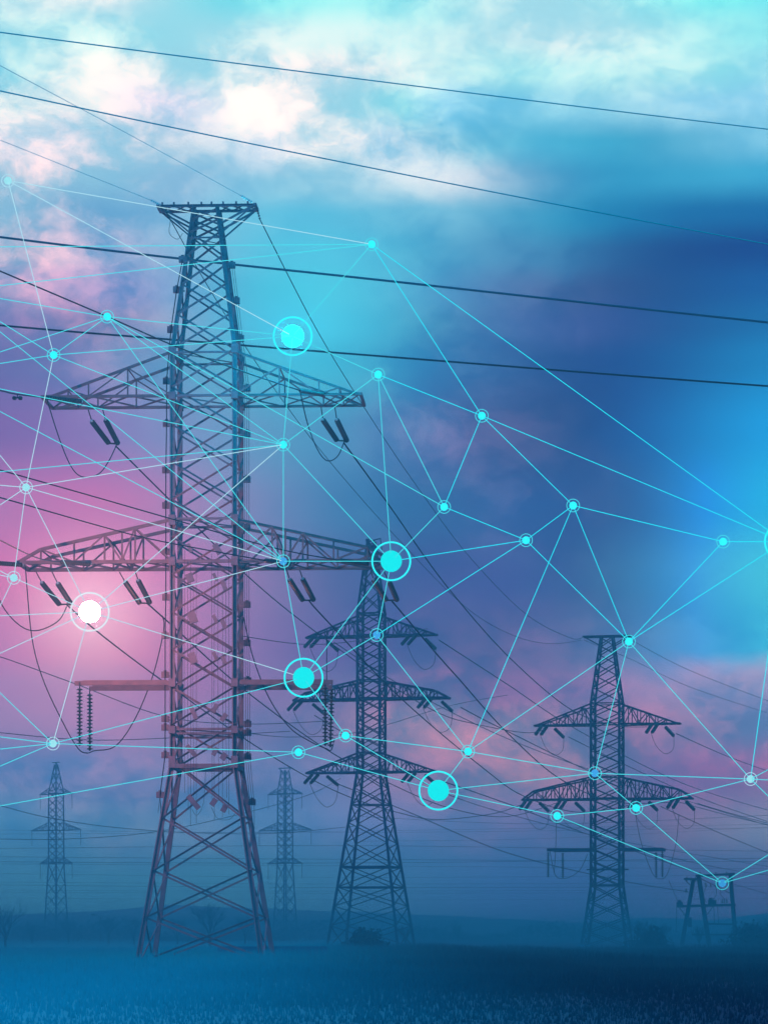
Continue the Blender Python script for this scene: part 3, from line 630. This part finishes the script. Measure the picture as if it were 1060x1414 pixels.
def bush(u0, u1, vtop, d, label, seed):
    rnd = random.Random(seed); c = P((u0 + u1) / 2, HV, d); rx = (u1 - u0) / 2 / F * d; h = CH + (HV - vtop) / F * d
    r = empty('shrub', (c.x, d, 0)); tag(r, label, 'shrub', 'dense dark shrubs on the field')
    b = MB()
    for _ in range(2600):
        a = rnd.uniform(0, 2 * PI); t = rnd.random() ** .4; ph = rnd.uniform(0, PI / 2)
        lump = 1 + .18 * math.sin(a * 3 + seed) + .14 * math.sin(ph * 7 + a * 2)
        p = Vector((math.cos(a) * math.cos(ph) * rx, math.sin(a) * math.cos(ph) * rx * .7, math.sin(ph) * h)) * t * lump
        p.z = max(p.z, .05); s = rnd.uniform(.1, .22)
        n = Vector((rnd.uniform(-1, 1), rnd.uniform(-1, 1), rnd.uniform(-1, 1))).normalized(); m = n.orthogonal().normalized(); k = n.cross(m)
        i = len(b.v); b.v += [tuple(p + m * s), tuple(p + k * s * .6), tuple(p - m * s), tuple(p - k * s * .6)]; b.f.append((i, i + 1, i + 2, i + 3))
    b.build('foliage', M_bush, r)
    t = MB()
    for i in range(6): a = i * 1.05; t.tube([(0, 0, 0), (math.cos(a) * rx * .5, math.sin(a) * rx * .4, h * .75)], .06, 5, .02)
    t.build('stem', M_bark, r)
for a in [(470, 536, 1287, 300, 'dark rounded shrub in front of the three armed pylon feet', 1), 
          (866, 930, 1285, 350, 'dark shrub right of the dark pylon foot', 4),
          (1000, 1075, 1280, 330, 'dark shrub at the right edge of the field', 5)]:
    bush(*a)
# far wood along the foot of the hills: one mass
rnd = random.Random(21); b = MB()                             # rank grass round the pylon feet
for i in range(170000):
    d = 34 + 316 * rnd.random() ** .85; x = rnd.uniform(-.19, .19) * d
    h = (.55 + .35 * math.sin(x * .31) * math.sin(d * .13) + .25 * math.sin(x * .11 + 2)) * rnd.uniform(.5, 1.2) * min(1, max(0, d - 55) / 130) ** 1.3 + rnd.uniform(.05, .12)
    w = rnd.uniform(.03, .07) * (.35 + .65 * min(1, d / 150)); a = rnd.uniform(0, PI); lx, ly = rnd.uniform(-.2, .2) * h, rnd.uniform(-.2, .2) * h
    j = len(b.v); b.v += [(x - w * math.cos(a), d - w * math.sin(a), -.02), (x + w * math.cos(a), d + w * math.sin(a), -.02), (x + lx, d + ly, h)]; b.f.append((j, j + 1, j + 2))
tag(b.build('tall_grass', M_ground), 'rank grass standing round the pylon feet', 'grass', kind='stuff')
def wood(n, ua, ub, m, seed, label):
    rnd = random.Random(seed); b = MB()
    for i in range(n):
        d = rnd.uniform(760, 900); u = rnd.uniform(ua, ub)
        top = 3.2 + 1.3 * math.sin(u * .0173) + 1.0 * math.sin(u * .043 + 1) + .7 * math.sin(u * .131 + d * .05) + rnd.uniform(-.9, .9)
        z = rnd.random() ** .8 * top; p = Vector(((u - CU) / F * d, d, z)); s = rnd.uniform(.3, .7)
        v = Vector((rnd.uniform(-1, 1), rnd.uniform(-1, 1), rnd.uniform(-1, 1))).normalized(); q = v.orthogonal().normalized(); k = v.cross(q)
        j = len(b.v); b.v += [tuple(p + q * s), tuple(p + k * s * .5), tuple(p - q * s), tuple(p - k * s * .5)]; b.f.append((j, j + 1, j + 2, j + 3))
    tag(b.build('far_wood', m), label, 'woodland', kind='stuff')
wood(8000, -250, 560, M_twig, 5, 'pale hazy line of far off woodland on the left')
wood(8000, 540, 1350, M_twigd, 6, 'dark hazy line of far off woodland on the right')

# ================================================================== conductors
def wire(pts, r, label, name='power_line', group='overhead lines', m=None):
    b = MB(); b.tube(smoothpts([P(*p) for p in pts], 7), r, 6)
    o = origin(b.build(name, m or M_wire, smooth=True)); return tag(o, label, 'power line', group)
def dep(pts, d0, d1):                                         # spread distance along the run
    x0, x1 = pts[0][0], pts[-1][0]
    return [(u, v, d0 + (d1 - d0) * (u - x0) / (x1 - x0)) for u, v in pts]
wire(dep([(-700, -52), (0, 44), (500, 109), (1060, 178), (1800, 262)], 76, 140), .022, 'highest line, crossing the bright sky above every pylon', m=M_blue_wire)
wire(dep([(-700, -30), (0, 125), (500, 229), (1060, 337), (1800, 470)], 82, 145), .024, 'second line from the top, crossing the clouds', m=M_blue_wire)
wire(dep([(-500, 262), (0, 327), (250, 357), (530, 387), (1060, 445), (1700, 510)], 204, 220), .085, 'thick line crossing behind the tallest pylon near its top', m=M_teal_wire)
wire(dep([(-500, 402), (0, 449), (240, 469), (530, 492), (1060, 533), (1700, 575)], 205, 224), .075, 'thick line crossing just above the tallest pylon upper crossarm')
wire(dep([(-80, 340), (0, 374), (148, 437), (240, 477), (330, 511), (414, 539)], 165, 193), .045, 'line descending from the left edge to the upper right crossarm')
wire(dep([(-80, 47), (0, 90), (200, 197), (333, 270)], 170, 198), .019, 'earth wire running up left from the right end of the top beam', m=M_earth)
wire(dep([(-80, 163), (0, 193), (120, 241), (208, 276)], 170, 198), .019, 'earth wire running up left from the left end of the top beam', m=M_earth)
wire(dep([(359, 303), (440, 460), (514, 580), (578, 675), (649, 770), (727, 849), (787, 881), (805, 880)], 199, 459), .04, 'earth wire curving from the tallest pylon top down to the dark pylon')
wire(dep([(237, 306), (290, 400), (360, 510), (441, 620), (538, 732), (641, 837), (707, 877), (759, 889), (803, 884)], 199, 459), .035, 'fainter earth wire sagging beside the first to the dark pylon top')
wire(dep([(475, 612), (538, 699), (617, 810), (704, 909), (788, 980), (850, 1002), (893, 1004)], 206, 457), .06, 'conductor from the upper right crossarm of the tallest pylon')
wire(dep([(160, 616), (226, 682), (340, 794), (423, 863), (530, 940), (606, 985), (656, 1000), (724, 1012), (751, 1008)], 206, 457), .055, 'conductor from the upper left crossarm of the tallest pylon')
wire(dep([(541, 830), (600, 900), (631, 935), (702, 1014), (775, 1077), (850, 1108), (928, 1108)], 206, 457), .06, 'conductor from the outer right end of the lower crossarm')
wire(dep([(427, 830), (451, 857), (556, 967), (667, 1061), (724, 1100), (800, 1122), (875, 1111)], 206, 457), .055, 'conductor from the inner right strings of the lower crossarm')
wire(dep([(203, 833), (230, 857), (340, 955), (452, 1036), (538, 1082), (620, 1116), (700, 1128), (772, 1108)], 206, 457), .055, 'conductor from the inner left strings of the lower crossarm')
wire(dep([(92, 835), (139, 876), (221, 938), (337, 1020), (424, 1073), (488, 1103), (552, 1123), (604, 1132), (680, 1124), (724, 1110)], 206, 457), .055, 'conductor from the outer left strings of the lower crossarm')
w = wire(dep([(-60, 526), (0, 539), (22, 544), (64, 549)], 180, 194), .05, 'short line with a damper at the upper left crossarm tip')
b = MB()
for dx in (-4, 4): b.lathe(P(24 + dx - 3, 549, 186), P(24 + dx + 3, 550, 186), [(0, .06), (.2, .13), (.8, .13), (1, .06)], 7)
b.bar(P(20, 549, 186), P(29, 550, 186), .05, .05); b.bar(P(24, 544, 186), P(24, 549, 186), .06, .06)
b.v = [tuple(Vector(v) - w.location) for v in b.v]; b.build('vibration_damper', M_wire, w)
wire(dep([(-60, 632), (0, 649), (120, 683), (235, 716), (380, 757), (470, 774)], 165, 193), .04, 'upper of two pink lit lines reaching the lower right crossarm')
wire(dep([(-60, 672), (0, 687), (158, 732), (235, 750), (366, 774)], 165, 193), .04, 'lower of two pink lit lines reaching the lower right crossarm')
wire(dep([(-60, 716), (0, 746), (50, 770), (84, 776)], 175, 193), .04, 'line meeting the lower left crossarm from above')
wire(dep([(-80, 775), (-14, 777)], 185, 193), .04, 'line leaving the outer left tip of the lower crossarm')
wire(dep([(-40, 898), (0, 907), (100, 943), (230, 990), (340, 1000), (450, 996)], 330, 395), .05, 'thin line sagging behind the tallest pylon at jumper beam height')
wire(dep([(-40, 1008), (0, 1012), (120, 1022), (240, 1019), (400, 1010)], 330, 395), .05, 'thin nearly level line above the left far pylon')
wire(dep([(337, 1012), (405, 1018), (500, 1010), (620, 975), (700, 960)], 380, 520), .05, 'thin line rising right through the three armed pylon')
wire(dep([(337, 879), (424, 890), (500, 884), (590, 868)], 300, 398), .045, 'thin sagging line between the tallest and three armed pylons')
wire(dep([(606, 884), (700, 945), (800, 1010), (950, 1085), (1100, 1130)], 404, 700), .07, 'line leaving the top right arm of the three armed pylon')
wire(dep([(636, 977), (700, 1010), (850, 1080), (1000, 1125), (1110, 1150)], 404, 700), .07, 'line leaving the middle right arm of the three armed pylon')
wire(dep([(608, 1078), (700, 1110), (850, 1165), (1000, 1200), (1110, 1215)], 404, 700), .07, 'line leaving the bottom right arm of the three armed pylon')
wire(dep([(461, 887), (560, 950), (700, 1020), (850, 1075), (1060, 1140), (1110, 1150)], 404, 700), .06, 'line leaving the top left arm of the three armed pylon')
wire(dep([(434, 988), (520, 1040), (620, 1098), (760, 1140), (900, 1170), (1110, 1205)], 404, 700), .06, 'line leaving the middle left arm of the three armed pylon')
wire(dep([(464, 1082), (560, 1120), (700, 1178), (850, 1215), (950, 1232)], 404, 480), .06, 'line leaving the bottom left arm of the three armed pylon')
wire(dep([(868, 882), (950, 925), (1060, 968), (1110, 985)], 461, 640), .04, 'upper faint earth wire leaving the dark pylon to the right')
wire(dep([(806, 884), (870, 910), (950, 948), (1060, 985), (1110, 1000)], 461, 640), .04, 'lower faint earth wire leaving the dark pylon to the right')
wire(dep([(933, 1013), (1000, 1043), (1060, 1065), (1110, 1080)], 464, 640), .06, 'conductor leaving the upper right arm of the dark pylon')
wire(dep([(785, 1018), (860, 1055), (960, 1100), (1060, 1135), (1110, 1150)], 464, 640), .06, 'conductor leaving the upper left arm of the dark pylon')
wire(dep([(963, 1110), (1010, 1124), (1060, 1137), (1110, 1148)], 464, 640), .06, 'conductor leaving the outer right end of the dark pylon lower arm')
wire(dep([(912, 1114), (980, 1145), (1060, 1178), (1110, 1195)], 464, 640), .06, 'conductor leaving the inner right end of the dark pylon lower arm')
wire(dep([(748, 1114), (850, 1165), (960, 1205), (1060, 1235), (1110, 1250)], 464, 640), .06, 'conductor leaving the outer left end of the dark pylon lower arm')
wire(dep([(-40, 1108), (0, 1113), (60, 1128), (150, 1142), (260, 1150), (380, 1151), (500, 1140)], 520, 640), .07, 'line crossing low behind the tallest pylon at the far pylons middle arm')
wire(dep([(-40, 1160), (0, 1159), (90, 1159), (200, 1151), (300, 1132), (420, 1100), (470, 1075)], 520, 640), .07, 'line rising right from the left edge to the three armed pylon')
far = [(1190, 1192, 1185, 690), (1193, 1196, 1200, 700), (1218, 1221, 1219, 760), (1222, 1226, 1224, 770), (1229, 1231, 1228, 780), (1232, 1234, 1232, 790), (1172, 1168, 1176, 720), (1146, 1150, 1143, 730),
       (1152, 1148, 1138, 735), (1183, 1187, 1190, 745), (1206, 1212, 1208, 755), (1240, 1243, 1241, 800), (1128, 1138, 1134, 740), (1162, 1158, 1150, 742)]
for i, (a, m, c, d) in enumerate(far):
    if i in (12, 13): pts = [(500, a, d), (760, m, d), (1110, c - 10, d), (1500, c - 24, d)]
    else: pts = [(-500, a - 4, d), (-50, a, d), (480, m, d), (1110, c, d), (1600, c - 4, d)]
    wire(pts, .035 if i % 3 else .055, 'faint level line crossing far behind all the pylons', group='far lines crossing behind the pylons')

# ================================================================== the network of glowing nodes and lines, hanging in the air before the pylons
M_cy = emis('cyan_light', (0.03, 0.90, 0.95), 1.25); M_cyb = emis('cyan_core', (0.01, 0.95, 0.98))
M_pale = emis('pale_cyan_light', (0.38, 0.90, 0.98)); M_wh = emis('white_core', (0.80, 0.98, 1.0)); M_pl = emis('pink_fill_core', (1.0, .30, .26), 400); M_dl = emis('cyan_fill_core', (.0002, .75, 1.0), 220)
for m in (M_pl, M_dl): m.cycles.emission_sampling = 'FRONT_BACK'  # overbright emission added so these two discs tint the nearby steel
M_whr = emis('white_ring', (0.85, .93, 1.0))
M_blue = emis('azure_core', (0.06, 0.42, 0.92)); M_line = emis('cyan_line', (0.08, 0.88, 0.98)); M_linep = emis('pale_line', (0.50, 0.88, 1.0)); M_liner = emis('aqua_line', (0.02, 0.85, 1.0), 1.15)
NODES = {  # u, v, big, distance, core material, short place
 'A': (11, 249, 0, 150, M_pale, 'top left cloud node'), 'B': (148, 437, 0, 158, M_cy, 'node on a dark wire'), 'C': (74, 490, 0, 140, M_cy, 'node above left arm tip'),
 'D': (404, 464, 1, 190, M_dl, 'big upper node'), 'E': (513, 337, 0, 160, M_cy, 'highest right node'), 'F': (522, 517, 0, 145, M_cy, 'node beyond upper arm tip'),
 'G': (665, 574, 0, 155, M_cy, 'node amid dark cloud'), 'H': (391, 614, 0, 165, M_cy, 'node under upper arm'), 'I': (613, 700, 0, 148, M_cy, 'node above lower arm end'),
 'J': (791, 698, 0, 150, M_cy, 'node above dark pylon'), 'K': (726, 746, 0, 160, M_cy, 'node in mid sky'), 'L': (540, 775, 1, 155, M_cyb, 'big node at arm end'),
 'M': (391, 775, 0, 168, M_blue, 'blue node on lower arm'), 'N': (36, 673, 0, 145, M_pale, 'node in pink sky'), 'O': (19, 798, 0, 152, M_pale, 'node at left edge'),
 'P': (124, 845, 1, 188, M_pl, 'big white node'), 'Q': (73, 1027, 0, 142, M_pale, 'node above leftmost pylon'), 'R': (419, 936, 1, 158, M_cyb, 'big node on bar'),
 'S': (520, 877, 0, 165, M_blue, 'blue node on middle pylon'), 'T': (477, 1016, 0, 150, M_cy, 'node left of middle pylon'), 'U': (412, 1039, 0, 156, M_cy, 'node above small pylon'),
 'V': (646, 1038, 0, 160, M_cy, 'node on pink cloud'), 'W': (605, 1092, 1, 150, M_cyb, 'lowest big node'), 'X': (868, 886, 0, 155, M_cy, 'node at dark pylon top'),
 'Y': (998, 748, 0, 150, M_cy, 'node in bright blue sky'), 'Z': (1082, 748, 1, 158, M_cyb, 'big node cut by edge'), 'a': (821, 1068, 0, 160, M_blue, 'blue node on the dark pylon'),
 'b': (1036, 1076, 0, 152, M_pale, 'node at far right'), 'c': (769, 1127, 0, 148, M_cy, 'lower node left of shaft'), 'd': (878, 1116, 0, 155, M_cy, 'lower node right of shaft'),
 'e': (997, 1220, 0, 160, M_blue, 'blue node on wooden frame')}
for k, (u, v, bg, d, m, place) in NODES.items():
    s = d / F; c = P(u, v, d)
    kind = 'large glowing disc with a bright ring, ' if bg else 'small glowing node with a thin ring, '
    r = empty('glowing_node', c); tag(r, kind + 'the ' + place, 'glowing node', 'glowing nodes of the network')
    b = MB(); b.sphere((0, 0, 0), (14.8 if bg else 5.4) * s, 12); b.build('core', m, r, smooth=True)
    b = MB(); b.torus((0, 0, 0), (26.3 if bg else 8.8) * s, (1.25 if bg else .5) * s); b.build('ring', M_whr if k == 'P' else (M_cy if bg else M_line if m not in (M_pale,) else M_linep), r, smooth=True)
LINKS = 'AE AD AC ED EG EZ BC BD BM BH BI CD CN CH HN HP HM HL HF DH DF NO NP NM OP PQ PM PR QR QU UT UW TV TW RT RM RL RS LF LI LK LS LM FI FG IG IK GJ GZ JK JY JX JV KS KX SV Va VW VX Wa Wc XY XZ Xa Xb YZ ab ad Zb cd ce bd de'.split()
done = set()
def link(p, q, m, label):
    b = MB(); b.tube([p, q], .00014 * p.y, 5, .00014 * q.y); return tag(origin(b.build('glowing_line', m)), label, 'glowing line', 'glowing lines of the network')
for k in LINKS:
    a, c = k; key = frozenset(k)
    if key in done: continue
    done.add(key)
    p = P(*NODES[a][:2], NODES[a][3]); q = P(*NODES[c][:2], NODES[c][3]); d = (q - p).normalized()
    ra = (15 if NODES[a][2] else 5) * p.y / F; rc = (15 if NODES[c][2] else 5) * q.y / F
    m = M_linep if set(k) & set('PNOA') else M_liner if set(k) & set('GJKYZ') else M_line
    link(p + d * ra, q - d * rc, m, 'line from %s to %s' % (NODES[a][5], NODES[c][5]))
OPEN = [('E', -70, 341), ('E', -70, 402), ('B', -70, 400), ('B', -70, 509), ('C', -70, 400), ('C', -70, 513), ('M', -70, 401), ('M', -70, 531), ('H', -70, 523), ('H', -70, 658),
        ('N', -60, 555), ('N', -60, 665), ('N', -60, 738), ('O', -60, 758), ('O', -60, 782), ('O', -40, 920), ('P', -60, 853), ('P', -60, 930), ('Q', -60, 899), ('Q', -60, 1010), ('Q', -60, 1041), ('Q', -60, 1084), ('U', -60, 1124),
        ('b', 1110, 1037), ('b', 1110, 1080), ('b', 1110, 1148), ('e', 1110, 1150), ('e', 1110, 1188)]
for i, (a, u, v) in enumerate(OPEN):
    p = P(*NODES[a][:2], NODES[a][3]); q = P(u, v, NODES[a][3] - 6); d = (q - p).normalized()
    same = [o for o in OPEN if o[0] == a]; same.sort(key=lambda o: o[2]); j = same.index((a, u, v)); n = len(same)
    od = '' if n == 1 else (['upper ', 'lower '] if n == 2 else ['top ', 'middle ', 'bottom '] if n == 3 else ['top ', 'second ', 'third ', 'bottom '])[j]
    link(p + d * .2, q, M_linep if a in 'PNO' else M_line, '%sline from %s out of frame %s' % (od, NODES[a][5], 'left' if u < 0 else 'right'))

# ================================================================== haze
mb = MB(); mb.box((0, 375, 2.4), 900, 660, 5.0)
mm_ = bpy.data.materials.new('ground_mist'); mm_.use_nodes = True; t = mm_.node_tree; t.nodes.clear()
pv = t.nodes.new('ShaderNodeVolumePrincipled'); pv.inputs['Color'].default_value = (0.03, 0.49, 0.68, 1)
pv.inputs['Density'].default_value = 0.0023; pv.inputs['Anisotropy'].default_value = 0.2
ou = t.nodes.new('ShaderNodeOutputMaterial'); t.links.new(pv.outputs[0], ou.inputs['Volume'])
tag(mb.build('ground_mist', mm_), 'low blue mist lying over the field and the pylon feet', 'mist', kind='stuff')
b = MB(); b.box((0, 1200, 33), 2000, 2700, 68)
hm = bpy.data.materials.new('haze'); hm.use_nodes = True; t = hm.node_tree; t.nodes.clear()
pv = t.nodes.new('ShaderNodeVolumePrincipled'); pv.inputs['Color'].default_value = (0.30, 0.76, 1.0, 1)
pv.inputs['Density'].default_value = 0.00105; pv.inputs['Anisotropy'].default_value = 0.6
ou = t.nodes.new('ShaderNodeOutputMaterial'); t.links.new(pv.outputs[0], ou.inputs['Volume'])
hz = b.build('haze', hm); tag(hz, 'thin blue evening haze over the whole field', 'haze', kind='stuff')
